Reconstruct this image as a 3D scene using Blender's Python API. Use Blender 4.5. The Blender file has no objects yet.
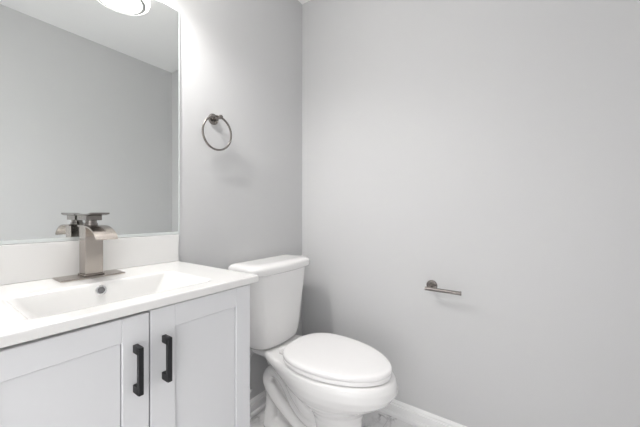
import bpy, bmesh, math, random
from mathutils import Vector, Matrix

# ------------------------------------------------------------------ camera, world, lights, exposure
SC = bpy.context.scene
COL = SC.collection
PI = math.pi

cam_data = bpy.data.cameras.new('camera')
cam = bpy.data.objects.new('camera', cam_data)
COL.objects.link(cam)
cam_data.sensor_width = 36.0
cam_data.sensor_fit = 'HORIZONTAL'
cam_data.lens = 290.0 / 640.0 * 36.0
cam_data.clip_start = 0.02
cam.location = (-1.488, -1.178, 1.065)
cam.rotation_euler = (PI / 2, 0, math.atan2(202.0, 290.0) - PI / 2)
SC.camera = cam

world = bpy.data.worlds.new('doorway_fill')  # even fill light, added; reaches the room only through the doorway opening
SC.world = world
world.use_nodes = True
bg = world.node_tree.nodes['Background']
bg.inputs['Color'].default_value = (1.0, 0.99, 0.985, 1)
bg.inputs['Strength'].default_value = 2.5

BULB_EMISSION = 1200.0
CEILING_LENS_W = 2.2

SC.view_settings.view_transform = 'Standard'
SC.view_settings.look = 'None'
SC.view_settings.gamma = 1.0
SC.view_settings.use_curve_mapping = False
SC.view_settings.exposure = 0.0
SC.cycles.use_denoising = True
SC.cycles.max_bounces = 12
SC.cycles.diffuse_bounces = 8

ROOM_H = 2.43
ROOM_Y = -1.625      # wall facing the mirror
ROOM_X = -1.80       # unseen wall, its doorway opened for fill light

# ------------------------------------------------------------------ materials
def new_mat(name):
    m = bpy.data.materials.new(name)
    m.use_nodes = True
    return m, m.node_tree.nodes, m.node_tree.links, m.node_tree.nodes['Principled BSDF']

def simple_mat(name, color, rough=0.5, metal=0.0, spec=0.5, bump=0.0, bscale=200.0, var=0.0, coat=0.0):
    m, n, l, b = new_mat(name)
    b.inputs['Base Color'].default_value = (*color, 1)
    b.inputs['Roughness'].default_value = rough
    b.inputs['Metallic'].default_value = metal
    b.inputs['Specular IOR Level'].default_value = spec
    b.inputs['Coat Weight'].default_value = coat
    tc = n.new('ShaderNodeTexCoord')
    if bump or var:
        nz = n.new('ShaderNodeTexNoise')
        nz.inputs['Scale'].default_value = bscale
        nz.inputs['Detail'].default_value = 4
        l.new(tc.outputs['Object'], nz.inputs['Vector'])
        if bump:
            bp = n.new('ShaderNodeBump')
            bp.inputs['Strength'].default_value = bump
            bp.inputs['Distance'].default_value = 0.002
            l.new(nz.outputs['Fac'], bp.inputs['Height'])
            l.new(bp.outputs['Normal'], b.inputs['Normal'])
        if var:
            nz2 = n.new('ShaderNodeTexNoise')
            nz2.inputs['Scale'].default_value = 3.0
            l.new(tc.outputs['Object'], nz2.inputs['Vector'])
            mx = n.new('ShaderNodeMixRGB')
            mx.inputs['Color1'].default_value = (*[c * (1 - var) for c in color], 1)
            mx.inputs['Color2'].default_value = (*[min(1, c * (1 + var)) for c in color], 1)
            l.new(nz2.outputs['Fac'], mx.inputs['Fac'])
            l.new(mx.outputs['Color'], b.inputs['Base Color'])
    return m

def brushed_mat(name, color, rough, scale):
    m, n, l, b = new_mat(name)
    b.inputs['Base Color'].default_value = (*color, 1)
    b.inputs['Metallic'].default_value = 1.0
    tc = n.new('ShaderNodeTexCoord')
    mp = n.new('ShaderNodeMapping')
    mp.inputs['Scale'].default_value = scale
    nz = n.new('ShaderNodeTexNoise')
    nz.inputs['Scale'].default_value = 60
    nz.inputs['Detail'].default_value = 3
    mr = n.new('ShaderNodeMapRange')
    mr.inputs['To Min'].default_value = rough - 0.06
    mr.inputs['To Max'].default_value = rough + 0.08
    l.new(tc.outputs['Object'], mp.inputs['Vector'])
    l.new(mp.outputs['Vector'], nz.inputs['Vector'])
    l.new(nz.outputs['Fac'], mr.inputs['Value'])
    l.new(mr.outputs['Result'], b.inputs['Roughness'])
    return m

def marble_tile_mat(name):
    m, n, l, b = new_mat(name)
    tc = n.new('ShaderNodeTexCoord')
    nz = n.new('ShaderNodeTexNoise')
    nz.inputs['Scale'].default_value = 2.5
    nz.inputs['Detail'].default_value = 8
    nz.inputs['Roughness'].default_value = 0.6
    nz.inputs['Distortion'].default_value = 1.3
    l.new(tc.outputs['Object'], nz.inputs['Vector'])
    # thin veins where the noise crosses its middle value
    sub = n.new('ShaderNodeMath'); sub.operation = 'SUBTRACT'; sub.inputs[1].default_value = 0.5
    ab = n.new('ShaderNodeMath'); ab.operation = 'ABSOLUTE'
    l.new(nz.outputs['Fac'], sub.inputs[0]); l.new(sub.outputs[0], ab.inputs[0])
    rp = n.new('ShaderNodeValToRGB')
    e = rp.color_ramp.elements
    e[0].position = 0.0; e[0].color = (0.16, 0.155, 0.16, 1)
    e[1].position = 0.055; e[1].color = (0.82, 0.815, 0.82, 1)
    e2 = rp.color_ramp.elements.new(0.018); e2.color = (0.52, 0.51, 0.52, 1)
    l.new(ab.outputs[0], rp.inputs['Fac'])
    # a mask keeps the veins to patches
    nm = n.new('ShaderNodeTexNoise'); nm.inputs['Scale'].default_value = 3.1; nm.inputs['Detail'].default_value = 2
    l.new(tc.outputs['Object'], nm.inputs['Vector'])
    mr = n.new('ShaderNodeMapRange')
    mr.inputs['From Min'].default_value = 0.36; mr.inputs['From Max'].default_value = 0.50
    l.new(nm.outputs['Fac'], mr.inputs['Value'])
    mv = n.new('ShaderNodeMixRGB'); mv.inputs['Color1'].default_value = (0.80, 0.795, 0.80, 1)
    l.new(mr.outputs['Result'], mv.inputs['Fac']); l.new(rp.outputs['Color'], mv.inputs['Color2'])
    br = n.new('ShaderNodeTexBrick')
    br.offset = 0.5
    br.inputs['Scale'].default_value = 1.0
    br.inputs['Brick Width'].default_value = 0.61
    br.inputs['Row Height'].default_value = 0.305
    br.inputs['Mortar Size'].default_value = 0.0018
    br.inputs['Mortar'].default_value = (0.58, 0.58, 0.59, 1)
    l.new(tc.outputs['Object'], br.inputs['Vector'])
    l.new(mv.outputs['Color'], br.inputs['Color1']); l.new(mv.outputs['Color'], br.inputs['Color2'])
    l.new(br.outputs['Color'], b.inputs['Base Color'])
    b.inputs['Roughness'].default_value = 0.22
    return m

def shade_mat(name):
    m, n, l, b = new_mat(name)
    out = n['Material Output']
    n.remove(b)
    d = n.new('ShaderNodeBsdfDiffuse'); d.inputs['Color'].default_value = (0.92, 0.92, 0.9, 1)
    t = n.new('ShaderNodeBsdfTranslucent'); t.inputs['Color'].default_value = (0.92, 0.91, 0.88, 1)
    tr = n.new('ShaderNodeBsdfTransparent'); tr.inputs['Color'].default_value = (0.95, 0.95, 0.94, 1)
    mx = n.new('ShaderNodeMixShader'); mx.inputs['Fac'].default_value = 0.55
    l.new(d.outputs[0], mx.inputs[1]); l.new(t.outputs[0], mx.inputs[2])
    m2 = n.new('ShaderNodeMixShader'); m2.inputs['Fac'].default_value = 0.36
    l.new(mx.outputs[0], m2.inputs[1]); l.new(tr.outputs[0], m2.inputs[2])
    l.new(m2.outputs[0], out.inputs['Surface'])
    return m

def emit_mat(name, color, strength):
    m, n, l, b = new_mat(name)
    b.inputs['Base Color'].default_value = (0.9, 0.9, 0.9, 1)
    b.inputs['Emission Color'].default_value = (*color, 1)
    b.inputs['Emission Strength'].default_value = strength
    return m

M = {}
M['wall'] = simple_mat('grey wall paint', (0.57, 0.572, 0.576), 0.55, spec=0.3, bump=0.05, bscale=260, var=0.008)
M['ceiling'] = simple_mat('white ceiling paint', (0.87, 0.87, 0.87), 0.8, spec=0.2, bump=0.05, bscale=200)
M['trim'] = simple_mat('white trim paint', (0.84, 0.84, 0.84), 0.35, var=0.01)
M['floor'] = marble_tile_mat('marble look tile')
M['cabinet'] = simple_mat('pale grey cabinet paint', (0.68, 0.685, 0.70), 0.38, bump=0.02, bscale=150, var=0.006)
M['top'] = simple_mat('white cultured marble', (0.745, 0.74, 0.73), 0.15, var=0.006, coat=0.3)
M['ceramic'] = simple_mat('white glazed ceramic', (0.825, 0.82, 0.815), 0.08, var=0.006, coat=0.3)
M['plastic'] = simple_mat('white seat plastic', (0.90, 0.89, 0.89), 0.2, var=0.004)
M['nickel'] = brushed_mat('brushed nickel', (0.45, 0.41, 0.375), 0.22, (1, 1, 14))
M['nickel_dark'] = brushed_mat('satin nickel', (0.27, 0.25, 0.235), 0.22, (6, 6, 6))
M['chrome'] = simple_mat('chrome', (0.8, 0.8, 0.8), 0.1, metal=1.0, var=0.01)
M['black'] = simple_mat('matte black metal', (0.012, 0.012, 0.014), 0.42, spec=0.4, bump=0.02, bscale=300)
M['hole'] = simple_mat('grey opening', (0.16, 0.16, 0.165), 0.6, var=0.05)
M['mirror'] = simple_mat('mirror glass', (0.86, 0.88, 0.87), 0.0, metal=1.0, var=0.002)
M['mirror_edge'] = simple_mat('polished glass edge', (0.86, 0.90, 0.89), 0.12, metal=0.4, var=0.01)
M['clip'] = simple_mat('clear plastic clip', (0.85, 0.86, 0.86), 0.15, var=0.01)
M['shade'] = shade_mat('frosted glass shade')
M['lens'] = emit_mat('lit lens', (1.0, 0.97, 0.93), CEILING_LENS_W)
M['bulb'] = emit_mat('lit bulb', (1.0, 0.98, 0.96), BULB_EMISSION)
M['braid'] = simple_mat('braided steel hose', (0.55, 0.55, 0.56), 0.35, metal=0.9, bump=0.6, bscale=500)

# ------------------------------------------------------------------ mesh helpers
def obj(name, bm, mat, parent=None, smooth=None, loc=None):
    bmesh.ops.recalc_face_normals(bm, faces=bm.faces[:])
    if smooth is not None:
        for f in bm.faces:
            f.smooth = True
        for e in bm.edges:
            if len(e.link_faces) == 2 and e.calc_face_angle(0) > math.radians(smooth):
                e.smooth = False
    me = bpy.data.meshes.new(name)
    bm.to_mesh(me); bm.free()
    o = bpy.data.objects.new(name, me)
    me.materials.append(M[mat])
    COL.objects.link(o)
    if smooth is not None and smooth < 100:
        wn = o.modifiers.new('even shading', 'WEIGHTED_NORMAL'); wn.keep_sharp = True; wn.weight = 100
    if loc is not None:
        o.location = loc
    if parent is not None:
        o.parent = parent
        w = Vector((0, 0, 0)); p = parent
        while p is not None:
            w += p.location; p = p.parent
        o.location = Vector(loc or (0, 0, 0)) - w
    return o

def thing(name, label, cat, loc, group=None):
    o = bpy.data.objects.new(name, None)
    COL.objects.link(o)
    o.location = loc
    o.empty_display_size = 0.05
    o['label'] = label; o['category'] = cat
    if group: o['group'] = group
    return o

def tag(o, label, cat, group=None):
    o['label'] = label; o['category'] = cat
    if group: o['group'] = group
    return o

def box(bm, lo, hi, bevel=0.0, seg=2):
    x0, y0, z0 = lo; x1, y1, z1 = hi
    cs = [(x0,y0,z0),(x1,y0,z0),(x1,y1,z0),(x0,y1,z0),(x0,y0,z1),(x1,y0,z1),(x1,y1,z1),(x0,y1,z1)]
    vs = [bm.verts.new(c) for c in cs]
    fs = [bm.faces.new([vs[i] for i in q]) for q in ((0,3,2,1),(4,5,6,7),(0,1,5,4),(1,2,6,5),(2,3,7,6),(3,0,4,7))]
    if bevel > 0:
        es = list({e for f in fs for e in f.edges})
        bmesh.ops.bevel(bm, geom=es, offset=bevel, segments=seg, affect='EDGES', profile=0.5)
    return bm

def nb():
    return bmesh.new()

def loft(bm, rings, cap0=True, cap1=True):
    rv = [[bm.verts.new(p) for p in r] for r in rings]
    n = len(rv[0])
    for a, b in zip(rv, rv[1:]):
        for i in range(n):
            bm.faces.new((a[i], a[(i+1) % n], b[(i+1) % n], b[i]))
    if cap0: bm.faces.new(rv[0][::-1])
    if cap1: bm.faces.new(rv[-1])
    return bm

def frame_from(d):
    d = d.normalized()
    up = Vector((0, 0, 1)) if abs(d.z) < 0.9 else Vector((1, 0, 0))
    a = d.cross(up).normalized()
    return a, a.cross(d).normalized()

def tube(bm, pts, r, n=16, caps=True, closed=False):
    pts = [Vector(p) for p in pts]
    rs = r if isinstance(r, (list, tuple)) else [r] * len(pts)
    rings = []
    prev = None
    m = len(pts)
    for i, p in enumerate(pts):
        if closed:
            d = pts[(i+1) % m] - pts[i-1]
        else:
            d = pts[min(i+1, m-1)] - pts[max(i-1, 0)]
        d.normalize()
        if prev is None:
            a, b = frame_from(d)
        else:
            a = (prev - d * prev.dot(d)).normalized(); b = a.cross(d).normalized()
        prev = a
        rings.append([p + (a * math.cos(2*PI*k/n) + b * math.sin(2*PI*k/n)) * rs[i] for k in range(n)])
    if closed:
        rv = [[bm.verts.new(q) for q in ring] for ring in rings]
        for i in range(m):
            A, B = rv[i], rv[(i+1) % m]
            for k in range(n):
                bm.faces.new((A[k], A[(k+1) % n], B[(k+1) % n], B[k]))
    else:
        loft(bm, rings, caps, caps)
    return bm

def lathe(bm, base, axis, prof, n=32):
    """prof: (distance along axis, radius); closed with caps."""
    base = Vector(base); axis = Vector(axis).normalized()
    a, b = frame_from(axis)
    rings = [[base + axis * h + (a * math.cos(2*PI*k/n) + b * math.sin(2*PI*k/n)) * max(r, 1e-4) for k in range(n)] for h, r in prof]
    return loft(bm, rings)

def smooth_path(pts, per=6):
    pts = [Vector(p) for p in pts]
    out = []
    for i in range(len(pts) - 1):
        p0 = pts[max(i-1, 0)]; p1 = pts[i]; p2 = pts[i+1]; p3 = pts[min(i+2, len(pts)-1)]
        for k in range(per):
            t = k / per
            out.append(0.5 * ((2*p1) + (p2-p0)*t + (2*p0-5*p1+4*p2-p3)*t*t + (3*p1-p0-3*p2+p3)*t**3))
    out.append(pts[-1])
    return out

def rrect(x0, x1, y0, y1, r, z, k=6):
    """rounded rectangle, counter-clockwise; r is one radius or four (x1y0, x1y1, x0y1, x0y0)."""
    rs = r if isinstance(r, (list, tuple)) else (r,) * 4
    out = []
    for (cx, cy, sx, sy, a0), q in zip(((x1, y0, -1, 1, -PI/2), (x1, y1, -1, -1, 0), (x0, y1, 1, -1, PI/2), (x0, y0, 1, 1, PI)), rs):
        for i in range(k + 1):
            a = a0 + PI/2 * i / k
            out.append((cx + sx*q + q*math.cos(a), cy + sy*q + q*math.sin(a), z))
    return out

def structure(o):
    o['kind'] = 'structure'
    return o

# ------------------------------------------------------------------ the room
T = 0.1
b = box(nb(), (ROOM_X - T, 0, -T), (T, T, ROOM_H + T)); structure(obj('wall_back', b, 'wall'))
b = box(nb(), (0, ROOM_Y - T, -T), (T, 0, ROOM_H + T)); structure(obj('wall_right', b, 'wall'))
b = box(nb(), (ROOM_X - T, ROOM_Y - T, -T), (0, ROOM_Y, ROOM_H + T)); structure(obj('wall_front', b, 'wall'))
b = nb()                                         # unseen wall; doorway opening added and widened to let the fill light in
box(b, (ROOM_X - T, -0.62, 0), (ROOM_X, 0, ROOM_H))
box(b, (ROOM_X - T, ROOM_Y, 0), (ROOM_X, ROOM_Y + 0.10, ROOM_H))
box(b, (ROOM_X - T, ROOM_Y + 0.10, 2.05), (ROOM_X, -0.62, ROOM_H))
structure(obj('wall_left', b, 'wall'))
b = box(nb(), (ROOM_X - 0.6, ROOM_Y, -T), (0, 0, 0)); structure(obj('floor', b, 'floor'))
b = box(nb(), (ROOM_X, ROOM_Y, ROOM_H), (0, 0, ROOM_H + T)); structure(obj('ceiling', b, 'ceiling'))

# baseboard profile: (out from the wall, height); colonial cap, flat field, shoe moulding
BB = [(0, 0), (0.024, 0), (0.0235, 0.008), (0.020, 0.015), (0.0145, 0.0185), (0.0125, 0.0195), (0.0125, 0.052), (0.0115, 0.055),
      (0.0065, 0.0575), (0.0065, 0.066), (0.0085, 0.0675), (0.0075, 0.072), (0.0045, 0.075), (0.0035, 0.080), (0, 0.080)]
def baseboard(name, p0, p1, nrm, mitre0=0, mitre1=0):
    p0 = Vector(p0); p1 = Vector(p1); nrm = Vector(nrm); d = (p1 - p0).normalized()
    rings = []
    for p, s in ((p0, mitre0), (p1, -mitre1)):
        rings.append([p + nrm * o + Vector((0, 0, h)) + d * (o * s) for o, h in BB])
    return structure(obj(name, loft(nb(), rings), 'trim', smooth=35))
baseboard('baseboard_back', (-0.848, 0, 0), (0, 0, 0), (0, -1, 0), 0, 1)
baseboard('baseboard_right', (0, 0, 0), (0, ROOM_Y, 0), (-1, 0, 0), 1, 1)
baseboard('baseboard_front', (0, ROOM_Y, 0), (ROOM_X, ROOM_Y, 0), (0, 1, 0), 1, 0)

# ------------------------------------------------------------------ toilet
TX = -0.365
toilet = thing('toilet', 'white two-piece toilet with closed lid in the corner beside the vanity', 'toilet', (TX, -0.40, 0))

def egg(a, yc, f, bk, z, n=72, pw_b=2.0, pw_f=2.0, xo=TX):
    """egg outline: half width a, centre yc, front at f (more negative), back at bk; superellipse powers."""
    out = []
    for i in range(n):
        t = 2 * PI * i / n
        c, s = math.cos(t), math.sin(t)
        pw = pw_b if s > 0 else pw_f
        x = a * math.copysign(abs(c) ** (2 / pw), c)
        L = (bk - yc) if s > 0 else (yc - f)
        out.append((xo + x, yc + L * math.copysign(abs(s) ** (2 / pw), s), z))
    return out

bm = nb()
# bowl and front column
secs = [  # z, half width, centre, front, back, back power
    (0.000, 0.108, -0.51, -0.632, -0.42, 2.4), (0.030, 0.106, -0.51, -0.630, -0.42, 2.4), (0.050, 0.098, -0.51, -0.624, -0.42, 2.2),
    (0.120, 0.095, -0.51, -0.620, -0.41, 2.1), (0.180, 0.098, -0.50, -0.624, -0.39, 2.0), (0.215, 0.112, -0.49, -0.634, -0.36, 2.0),
    (0.245, 0.136, -0.48, -0.656, -0.32, 2.0), (0.270, 0.158, -0.48, -0.690, -0.275, 2.0), (0.292, 0.172, -0.485, -0.728, -0.235, 2.0),
    (0.315, 0.181, -0.49, -0.758, -0.19, 2.0), (0.345, 0.1855, -0.49, -0.778, -0.125, 2.0), (0.372, 0.185, -0.49, -0.778, -0.075, 2.1),
    (0.388, 0.182, -0.49, -0.773, -0.065, 2.1), (0.397, 0.176, -0.49, -0.765, -0.065, 2.1), (0.400, 0.168, -0.49, -0.755, -0.07, 2.1)]
loft(bm, [egg(a, yc, f, bk, z, pw_b=p, pw_f=1.92) for z, a, yc, f, bk, p in secs])
# deck the tank stands on
dk = [(0.345, 0.070, -0.085, -0.30), (0.358, 0.100, -0.066, -0.32), (0.370, 0.119, -0.055, -0.34), (0.393, 0.124, -0.052, -0.34), (0.400, 0.118, -0.058, -0.34)]
loft(bm, [rrect(TX - a, TX + a, f, bk, 0.03, z) for z, a, bk, f in dk])
# web between the column and the wall, foot flange
wb = [(0.0, 0.055, -0.13, -0.5), (0.10, 0.034, -0.118, -0.5), (0.22, 0.036, -0.11, -0.5), (0.31, 0.050, -0.08, -0.5), (0.36, 0.07, -0.075, -0.5)]
loft(bm, [rrect(TX - a, TX + a, f, bk, 0.035, z) for z, a, bk, f in wb])
ft = [(0.0, 0.112, -0.118, -0.56), (0.022, 0.110, -0.120, -0.56), (0.034, 0.098, -0.128, -0.55), (0.040, 0.07, -0.14, -0.5)]
loft(bm, [rrect(TX - a, TX + a, f, bk, 0.06, z) for z, a, bk, f in ft])
# trapway moulded on both flanks
for s in (-1, 1):
    X = TX + s * 0.054
    path = [(X, -0.43, 0.045), (X, -0.345, 0.070), (X, -0.275, 0.105), (X, -0.204, 0.142), (X, -0.142, 0.192), (X, -0.126, 0.236),
            (X, -0.160, 0.278), (X, -0.215, 0.274), (X, -0.262, 0.232), (X, -0.305, 0.175), (X, -0.362, 0.135), (X, -0.43, 0.115)]
    tube(bm, smooth_path(path, 5), 0.0305, 18)
    tube(bm, smooth_path([(TX + s*0.035, -0.128, 0.2), (TX + s*0.04, -0.135, 0.12), (TX + s*0.055, -0.14, 0.06), (TX + s*0.075, -0.15, 0.01)], 4), 0.030, 16)
    tube(bm, smooth_path([(TX + s*0.07, -0.29, 0.27), (TX + s*0.062, -0.325, 0.215), (TX + s*0.055, -0.375, 0.165), (TX + s*0.05, -0.43, 0.14)], 4), [0.03]*12 + [0.028], 16)
bowl = obj('bowl', bm, 'ceramic', toilet, smooth=180)
rm = bowl.modifiers.new('fuse', 'REMESH'); rm.mode = 'VOXEL'; rm.voxel_size = 0.004; rm.use_smooth_shade = True
sm = bowl.modifiers.new('soften', 'SMOOTH'); sm.factor = 0.5; sm.iterations = 5

# bolt caps on the foot
for s in (-1, 1):
    lb = lathe(nb(), (TX + s * 0.098, -0.30, 0.026), (0, 0, 1), [(0, 0.013), (0.008, 0.0125), (0.014, 0.009), (0.017, 0.003)], 20)
    obj('bolt_cap', lb, 'plastic', toilet, smooth=40)

# seat ring and lid
def slab(secs_):
    return loft(nb(), [egg(0.178 - d, -0.47, SF - 0.001 + d, SB + 0.002 - d, z, pw_b=2.7, pw_f=1.85, xo=LX) for z, d in secs_])
SB, SF = -0.262, -0.757
LX = TX - 0.005
bm = nb()
def seat_ring(z, d): return egg(0.177 - d, -0.47, SF + d, SB - d, z, pw_b=2.7, pw_f=1.85, xo=LX)
outer = [seat_ring(0.4035, 0.004), seat_ring(0.406, 0.001), seat_ring(0.416, 0.0), seat_ring(0.4205, 0.003)]
inner = [egg(0.115, -0.52, -0.70, -0.37, z, pw_b=2.2) for z in (0.4205, 0.4035)]
rv = [[bm.verts.new(p) for p in r] for r in outer + inner]
for i in range(len(rv)):
    A, B = rv[i], rv[(i + 1) % len(rv)]
    for k in range(72):
        bm.faces.new((A[k], A[(k+1) % 72], B[(k+1) % 72], B[k]))
obj('seat', bm, 'plastic', toilet, smooth=40)
def lid_ring(z, d): return (z, d)
obj('lid', slab([lid_ring(0.4212, 0.004), lid_ring(0.4228, 0.0015), lid_ring(0.429, 0.0), lid_ring(0.436, 0.0005), lid_ring(0.4405, 0.004),
                 lid_ring(0.443, 0.010), lid_ring(0.4445, 0.025), lid_ring(0.4455, 0.06)]), 'plastic', toilet, smooth=50)
for s in (-1, 1):
    hb = box(nb(), (TX + s*0.075 - 0.022, -0.262, 0.399), (TX + s*0.075 + 0.022, -0.235, 0.424), 0.007, 3)
    obj('hinge', hb, 'plastic', toilet, smooth=40)

# the bowl sits a touch askew under the tank
TURN = Matrix.Translation((TX, -0.18, 0)) @ Matrix.Rotation(math.radians(-1.0), 4, 'Z') @ Matrix.Translation((-TX, 0.18, 0))
for ch in list(toilet.children):
    off = Matrix.Translation(toilet.location)
    ch.data.transform(off.inverted() @ TURN @ off)

# tank: bowed front, tapering to the foot
def bowed(a, bk, f, bow, r, z, n=14, k=6, TX=-0.380):
    """rounded rectangle whose front edge bows out by bow."""
    pts = rrect(TX - a, TX + a, f, bk, (r, 0.02, 0.02, r), z, k)
    first, rest = pts[:], []
    out = []
    for p in pts:
        out.append(p)
    # front edge between the last point (x0 corner) and the first (x1 corner)
    x_a, x_b = pts[-1][0], pts[0][0]
    for i in range(1, n):
        t = i / n
        out.append((x_a + (x_b - x_a) * t, f, z))
    res = []
    for x, y, zz in out:
        w = (y - bk) / (f - bk)
        res.append((x, y - bow * max(0, 1 - ((x - TX) / a) ** 2) * max(0, w) ** 2, zz))
    return res
tk = [(0.4005, 0.118, -0.045, -0.135, 0.030), (0.4055, 0.138, -0.036, -0.150, 0.030), (0.418, 0.150, -0.030, -0.160, 0.030), (0.445, 0.158, -0.027, -0.166, 0.028),
      (0.55, 0.171, -0.022, -0.174, 0.024), (0.66, 0.183, -0.019, -0.181, 0.021), (0.772, 0.197, -0.017, -0.188, 0.019)]
obj('tank', loft(nb(), [bowed(a, bk, f, bw, 0.045, z) for z, a, bk, f, bw in tk]), 'ceramic', toilet, smooth=50)
tl = [(0.773, 0.204, -0.015, -0.192, 0.020), (0.777, 0.218, -0.013, -0.198, 0.020), (0.784, 0.222, -0.011, -0.202, 0.020), (0.802, 0.222, -0.011, -0.202, 0.020),
      (0.811, 0.219, -0.013, -0.199, 0.020), (0.818, 0.211, -0.019, -0.190, 0.019), (0.8225, 0.196, -0.030, -0.174, 0.016), (0.824, 0.168, -0.048, -0.152, 0.013)]
obj('tank_lid', loft(nb(), [bowed(a, bk, f, bw, 0.05, z) for z, a, bk, f, bw in tl]), 'ceramic', toilet, smooth=50)

# ------------------------------------------------------------------ vanity cabinet
VC = -1.166
VX0, VX1 = VC - 0.299, VC + 0.299
CT, CZ = 0.849, 0.870                              # underside and top of the counter
DF = -0.480                                        # door faces
vanity = thing('vanity_cabinet', 'pale grey two-door shaker vanity cabinet under the white sink top', 'cabinet', (VC, -0.24, 0))
b = nb()
box(b, (VX0, -0.461, 0.0), (VX0 + 0.016, -0.004, CT))
box(b, (VX1 - 0.016, -0.461, 0.0), (VX1, -0.004, CT))
box(b, (VX0 + 0.016, -0.016, 0.10), (VX1 - 0.016, -0.004, CT))
box(b, (VX0 + 0.016, -0.461, 0.10), (VX1 - 0.016, -0.016, 0.116))
box(b, (VX0 + 0.016, -0.40, 0.0), (VX1 - 0.016, -0.385, 0.10))
obj('carcass', b, 'cabinet', vanity)

def shaker_door(x0, x1, z0, z1, handle_x, sl, sr):
    zr = 0.788
    f0, f1 = DF, -0.462
    bm = nb()
    be = 0.0015
    box(bm, (x0, f0, z0), (x0 + sl, f1, z1), be, 1)
    box(bm, (x1 - sr, f0, z0), (x1, f1, z1), be, 1)
    box(bm, (x0 + sl, f0, zr), (x1 - sr, f1, z1), be, 1)
    box(bm, (x0 + sl, f0, z0), (x1 - sr, f1, z0 + 0.058), be, 1)
    box(bm, (x0 + sl + 0.0018, f0 + 0.0065, z0 + 0.0598), (x1 - sr - 0.0018, f1 - 0.002, zr - 0.0022))
    box(bm, (x0 + sl - 0.004, f1 - 0.004, z0 + 0.05), (x1 - sr + 0.004, f1 - 0.0005, zr + 0.004))
    d = obj('door', bm, 'cabinet', vanity)
    hb = nb()
    w = 0.0052
    for z in (0.6825, 0.7690):
        box(hb, (handle_x - w, f0 - 0.026, z - 0.0085), (handle_x + w, f0 - 0.0002, z + 0.0085), 0.0012, 2)
    box(hb, (handle_x - w, f0 - 0.030, 0.6745), (handle_x + w, f0 - 0.019, 0.7770), 0.0014, 2)
    h = obj('handle', hb, 'black', d, smooth=30)
    h['label'] = 'matte black bar handle'
    return d
shaker_door(VX0 + 0.002, VC - 0.0014, 0.112, 0.8398, VC - 0.031, 0.0565, 0.0545)
shaker_door(VC + 0.0014, VX1 - 0.001, 0.112, 0.8435, VC + 0.031, 0.0580, 0.0530)

# ------------------------------------------------------------------ vanity top with the basin
CX0, CX1, CY0 = VC - 0.325, VC + 0.325, -0.494
vtop = thing('vanity_sink', 'glossy white one-piece sink top with rectangular basin and low backsplash', 'sink', (VC, -0.24, CT))
def outer(d, z): return rrect(CX0 + d, CX1 - d, CY0 + d, -0.002, (0.008, 0.001, 0.001, 0.008), z, 8)
def inner(d, z, r, fy=0.0): return rrect(VC - 0.190 + max(d, 1.7 * d), VC + 0.190 - max(d, 1.7 * d), -0.432 + d + fy, -0.199 - d * 0.8, r, z, 8)
rings = [outer(0.010, CT), outer(0.0015, CT), outer(0, CT + 0.0015), outer(0, CZ - 0.005), outer(0.0012, CZ - 0.002), outer(0.004, CZ), outer(0.007, CZ),
         inner(-0.016, CZ, 0.03), inner(-0.010, CZ, 0.028), inner(-0.003, CZ - 0.0012, 0.018), inner(0.002, CZ - 0.006, 0.016), inner(0.008, CZ - 0.020, 0.016),
         inner(0.032, CZ - 0.085, 0.022), inner(0.044, CZ - 0.104, 0.035), inner(0.062, CZ - 0.112, 0.03), inner(0.095, CZ - 0.116, 0.02)]
lower = [inner(0.095, CZ - 0.126, 0.02), inner(0.055, CZ - 0.122, 0.03), inner(0.030, CZ - 0.108, 0.035), inner(0.004, CZ - 0.028, 0.03), inner(-0.006, CT, 0.028)]
bm = nb()
rv = [[bm.verts.new(p) for p in r] for r in rings]
n_ = len(rv[0])
for A, B in zip(rv, rv[1:]):
    for i in range(n_):
        bm.faces.new((A[i], A[(i+1) % n_], B[(i+1) % n_], B[i]))
bm.faces.new(rv[-1])
lv = [[bm.verts.new(p) for p in r] for r in lower]
for A, B in zip(lv, lv[1:]):
    for i in range(n_):
        bm.faces.new((A[i], A[(i+1) % n_], B[(i+1) % n_], B[i]))
bm.faces.new(lv[0])
for i in range(n_):
    bm.faces.new((lv[-1][i], lv[-1][(i+1) % n_], rv[0][(i+1) % n_], rv[0][i]))
obj('countertop', bm, 'top', vtop, smooth=40)
b = box(nb(), (CX0, -0.020, CZ + 0.0002), (CX1, -0.001, 0.9785), 0.002, 2)
obj('backsplash', b, 'top', vtop, smooth=40)
# overflow ring set in the back slope of the basin
oc = Vector((-1.1715, -0.2080, 0.8495)); oa = Vector((0, -1, 0.30)).normalized()
b = lathe(nb(), oc - oa * 0.003, oa, [(0, 0.0135), (0.005, 0.0135), (0.0065, 0.012), (0.0065, 0.0088), (0.004, 0.0080), (0.0035, 0.0001)], 32)
ov = obj('overflow_ring', b, 'chrome', vtop, smooth=40); ov['label'] = 'small chrome overflow ring'
b = lathe(nb(), oc + oa * 0.0006, oa, [(0, 0.0079), (0.001, 0.0079), (0.0011, 0.0001)], 24)
obj('overflow_opening', b, 'hole', ov)

b = lathe(nb(), (VC, -0.316, CZ - 0.1159), (0, 0, 1), [(0, 0.031), (0.0015, 0.031), (0.003, 0.028), (0.003, 0.022), (0.006, 0.020), (0.0085, 0.012), (0.009, 0.001)], 32)
dr = obj('drain', b, 'chrome', vtop, smooth=40); dr['label'] = 'round chrome drain stopper'

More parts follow.
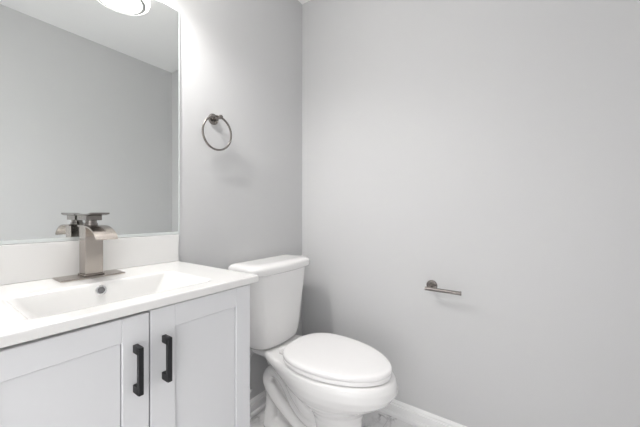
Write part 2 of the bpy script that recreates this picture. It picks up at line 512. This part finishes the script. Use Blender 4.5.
# ------------------------------------------------------------------ faucet
FX = -1.1525
faucet = thing('faucet', 'brushed nickel waterfall faucet with square body and flat lever on the sink top', 'faucet', (FX, -0.08, CZ))
b = box(nb(), (FX - 0.085, -0.120, CZ + 0.0003), (FX + 0.077, -0.040, CZ + 0.0055), 0.0018, 2)
obj('deck_plate', b, 'nickel', faucet, smooth=40)
b = nb()
box(b, (FX - 0.0262, -0.1010, CZ + 0.0056), (FX + 0.0262, -0.0435, CZ + 0.010), 0.001, 1)
box(b, (FX - 0.0230, -0.0980, CZ + 0.010), (FX + 0.0230, -0.0465, 1.0248), 0.0014, 2)
obj('body', b, 'nickel', faucet, smooth=40)
# waterfall spout: a sheet running forward and curving down
prof = [(-0.0465, 1.0290), (-0.080, 1.0290), (-0.105, 1.0283)]
for i in range(1, 15):
    t = i / 14
    a = PI / 2 * t * 0.78
    prof.append((-0.105 - 0.094 * math.sin(a) / math.sin(PI/2*0.78), 1.0283 - 0.0365 * (1 - math.cos(a)) / (1 - math.cos(PI/2*0.78))))
bm = nb()
th = 0.0042
top_, bot_ = [], []
for i, (y, z) in enumerate(prof):
    y0, z0 = prof[max(i-1, 0)]; y1, z1 = prof[min(i+1, len(prof)-1)]
    d = Vector((y1 - y0, z1 - z0)).normalized()
    nrm = Vector((d.y, -d.x))
    if nrm.y > 0: nrm = -nrm
    top_.append((y, z)); bot_.append((y + nrm.x * th, z + nrm.y * th))
outl = top_ + bot_[::-1]
loft(bm, [[(FX - 0.0272, y, z) for y, z in outl], [(FX + 0.0272, y, z) for y, z in outl]])
obj('spout', bm, 'nickel', faucet, smooth=30)
hd = nb()
lathe(hd, (FX, -0.070, 1.0291), (0, 0, 1), [(0, 0.0175), (0.006, 0.0175), (0.007, 0.0150), (0.0150, 0.0150)], 28)
box(hd, (FX - 0.0205, -0.097, 1.0440), (FX + 0.0205, -0.016, 1.0590), 0.0012, 2)
lev = [(-0.012, 1.0590), (-0.100, 1.0590), (-0.122, 1.0602), (-0.146, 1.0632)]
ol = lev + [(y, z + 0.0045) for y, z in lev[::-1]]
loft(hd, [[(FX - 0.0235, y, z) for y, z in ol], [(FX + 0.0235, y, z) for y, z in ol]])
obj('lever', hd, 'nickel_dark', faucet, smooth=35)

# ------------------------------------------------------------------ wall mirror
MX0, MX1, MZ0, MZ1 = VC - 0.338, -0.828, 0.9805, 1.909
mirror = thing('wall_mirror', 'large frameless rectangular mirror on the wall above the sink backsplash', 'mirror', (VC, -0.003, MZ0))
b = box(nb(), (MX0, -0.005, MZ0), (MX1, -0.0008, MZ1))
obj('backing', b, 'mirror_edge', mirror)
b = box(nb(), (MX0 + 0.008, -0.0062, MZ0 + 0.0095), (MX1 - 0.0075, -0.0051, MZ1 - 0.006))
obj('glass', b, 'mirror', mirror)
for x in (-0.915, 2 * VC + 0.915):
    b = nb()
    box(b, (x - 0.009, -0.0095, MZ1 - 0.012), (x + 0.009, -0.0064, MZ1 + 0.012), 0.001, 2)
    box(b, (x - 0.009, -0.0064, MZ1 + 0.0006), (x + 0.009, -0.0004, MZ1 + 0.012), 0.001, 1)
    obj('clip', b, 'clip', mirror, smooth=40)

# ------------------------------------------------------------------ towel ring
RX, RZ = -0.667, 1.502
ring = thing('towel_ring', 'brushed nickel towel ring on the wall right of the mirror', 'towel ring', (RX, 0, RZ))
b = lathe(nb(), (RX, -0.0003, RZ), (0, -1, 0), [(0, 0.0255), (0.006, 0.0255), (0.009, 0.0235), (0.010, 0.021), (0.010, 0.0105), (0.013, 0.0095)], 36)
obj('flange', b, 'nickel_dark', ring, smooth=35)
b = lathe(nb(), (RX, -0.0132, RZ), (0, -1, 0), [(0, 0.0078), (0.040, 0.0078), (0.0405, 0.0095), (0.049, 0.0095), (0.0505, 0.0085)], 24)
obj('post', b, 'nickel_dark', ring, smooth=35)
RR = 0.075
rc = Vector((RX, -0.041, RZ - RR + 0.0055))
pts = [rc + Vector((RR * math.sin(2*PI*k/64), 0.006 * (1 - math.cos(2*PI*k/64)) , RR * math.cos(2*PI*k/64))) for k in range(64)]
obj('ring', tube(nb(), pts, 0.0047, 14, closed=True), 'nickel_dark', ring, smooth=180)

# ------------------------------------------------------------------ toilet paper holder
PY, PZ = -0.814, 0.712
tp = thing('toilet_paper_holder', 'empty brushed nickel toilet paper bar on the bare right wall', 'paper holder', (0, PY, PZ))
b = lathe(nb(), (-0.0003, PY, PZ), (-1, 0, 0), [(0, 0.0255), (0.006, 0.0255), (0.009, 0.0235), (0.010, 0.021), (0.010, 0.0105), (0.013, 0.0095)], 36)
obj('flange', b, 'nickel_dark', tp, smooth=35)
b = lathe(nb(), (-0.0132, PY, PZ), (-1, 0, 0), [(0, 0.0082), (0.050, 0.0082)], 24)
obj('post', b, 'nickel_dark', tp, smooth=35)
b = lathe(nb(), (-0.066, PY + 0.016, PZ - 0.004), (0, -1, -0.005), [(0, 0.0075), (0.001, 0.0085), (0.150, 0.0085), (0.1515, 0.0098), (0.157, 0.0098), (0.158, 0.0088)], 24)
obj('bar', b, 'nickel_dark', tp, smooth=35)

# ------------------------------------------------------------------ water stop beside the toilet, mostly behind the vanity
vx, vz = -0.520, 0.19
valve = thing('shutoff_valve', 'chrome water shutoff valve on the wall between vanity and toilet', 'valve', (vx, 0, vz))
obj('escutcheon', lathe(nb(), (vx, -0.0003, vz), (0, -1, 0), [(0, 0.030), (0.003, 0.029), (0.008, 0.018), (0.009, 0.008)], 28), 'chrome', valve, smooth=40)
b = lathe(nb(), (vx, -0.0095, vz), (0, -1, 0), [(0, 0.0075), (0.022, 0.0075), (0.023, 0.0115), (0.046, 0.0115), (0.047, 0.006), (0.056, 0.006)], 20)
tube(b, [(vx, -0.045, vz), (vx, -0.045, vz + 0.034)], 0.0075, 16)
obj('stem', b, 'chrome', valve, smooth=40)
rings = [[(vx + r * (1 + 0.10 * math.cos(6*2*PI*k/48)) * 1.5 * math.cos(2*PI*k/48), y, vz + r * (1 + 0.10 * math.cos(6*2*PI*k/48)) * math.sin(2*PI*k/48)) for k in range(48)]
         for y, r in ((-0.0662, 0.012), (-0.068, 0.014), (-0.076, 0.014), (-0.078, 0.012))]
obj('knob', loft(nb(), rings), 'chrome', valve, smooth=40)
hose = smooth_path([(vx, -0.045, vz + 0.034), (vx + 0.003, -0.046, vz + 0.08), (vx + 0.025, -0.06, vz + 0.15), (TX - 0.115, -0.078, vz + 0.195), (TX - 0.110, -0.08, 0.4055)], 6)
obj('supply_hose', tube(nb(), hose, 0.0058, 12), 'braid', valve, smooth=180)

# ------------------------------------------------------------------ vanity light above the mirror
LZ = 2.0
vl = thing('vanity_light', 'two-shade brushed nickel vanity light on the wall above the mirror', 'light', (VC, 0, LZ))
b = box(nb(), (VC - 0.10, -0.022, LZ + 0.075), (VC + 0.10, -0.0005, LZ + 0.155), 0.003, 2)
obj('backplate', b, 'nickel', vl, smooth=40)
b = nb()
tube(b, [(VC - 0.16, -0.165, LZ + 0.130), (VC + 0.16, -0.165, LZ + 0.130)], 0.008, 16)
tube(b, [(VC, -0.0222, LZ + 0.130), (VC, -0.165, LZ + 0.130)], 0.009, 16)
obj('bar', b, 'nickel', vl, smooth=40)
for k in (-1, 1):
    x = VC + 0.10 * k
    n = 40
    prof = [(LZ + 0.075, 0.048), (LZ + 0.05, 0.050), (LZ - 0.015, 0.056)]
    inn = [(z, r - 0.003) for z, r in prof[::-1]]
    rr = [[(x + r * math.cos(2*PI*i/n), -0.165 + r * math.sin(2*PI*i/n), z) for i in range(n)] for z, r in prof + inn]
    sh = obj('shade', loft(nb(), rr, False, False), 'shade', vl, smooth=40)
    sk = obj('socket', lathe(nb(), (x, -0.165, LZ + 0.126), (0, 0, -1), [(0, 0.010), (0.004, 0.014), (0.030, 0.015), (0.078, 0.015), (0.086, 0.012)], 24), 'nickel', vl, smooth=40)
    bu = bmesh.new(); bmesh.ops.create_uvsphere(bu, u_segments=20, v_segments=12, radius=0.021)
    for v in bu.verts: v.co = Vector((x, -0.165, LZ + 0.012)) + v.co
    bo = obj('bulb', bu, 'bulb', vl, smooth=180)

# ------------------------------------------------------------------ flush ceiling light
cl = thing('ceiling_light', 'round white flush ceiling light, lit, seen in the mirror', 'light', (-0.74, -0.83, ROOM_H))
b = lathe(nb(), (-0.74, -0.83, ROOM_H - 0.0003), (0, 0, -1), [(0, 0.140), (0.022, 0.140), (0.0225, 0.120)], 56)
obj('base', b, 'trim', cl, smooth=35)
b = lathe(nb(), (-0.74, -0.83, ROOM_H - 0.0231), (0, 0, -1), [(0, 0.150), (0.004, 0.156), (0.026, 0.158), (0.038, 0.154), (0.045, 0.145), (0.047, 0.134)], 56)
obj('diffuser', b, 'lens', cl, smooth=35)
b = lathe(nb(), (-0.74, -0.83, ROOM_H - 0.0703), (0, 0, -1), [(0, 0.1335), (0.003, 0.1335), (0.0035, 0.118)], 56)
obj('bezel', b, 'chrome', cl, smooth=35)
b = lathe(nb(), (-0.74, -0.83, ROOM_H - 0.0750), (0, 0, -1), [(0, 0.1170), (0.006, 0.114), (0.011, 0.105), (0.014, 0.08), (0.016, 0.04), (0.0163, 0.002)], 56)
obj('lens', b, 'lens', cl, smooth=60)
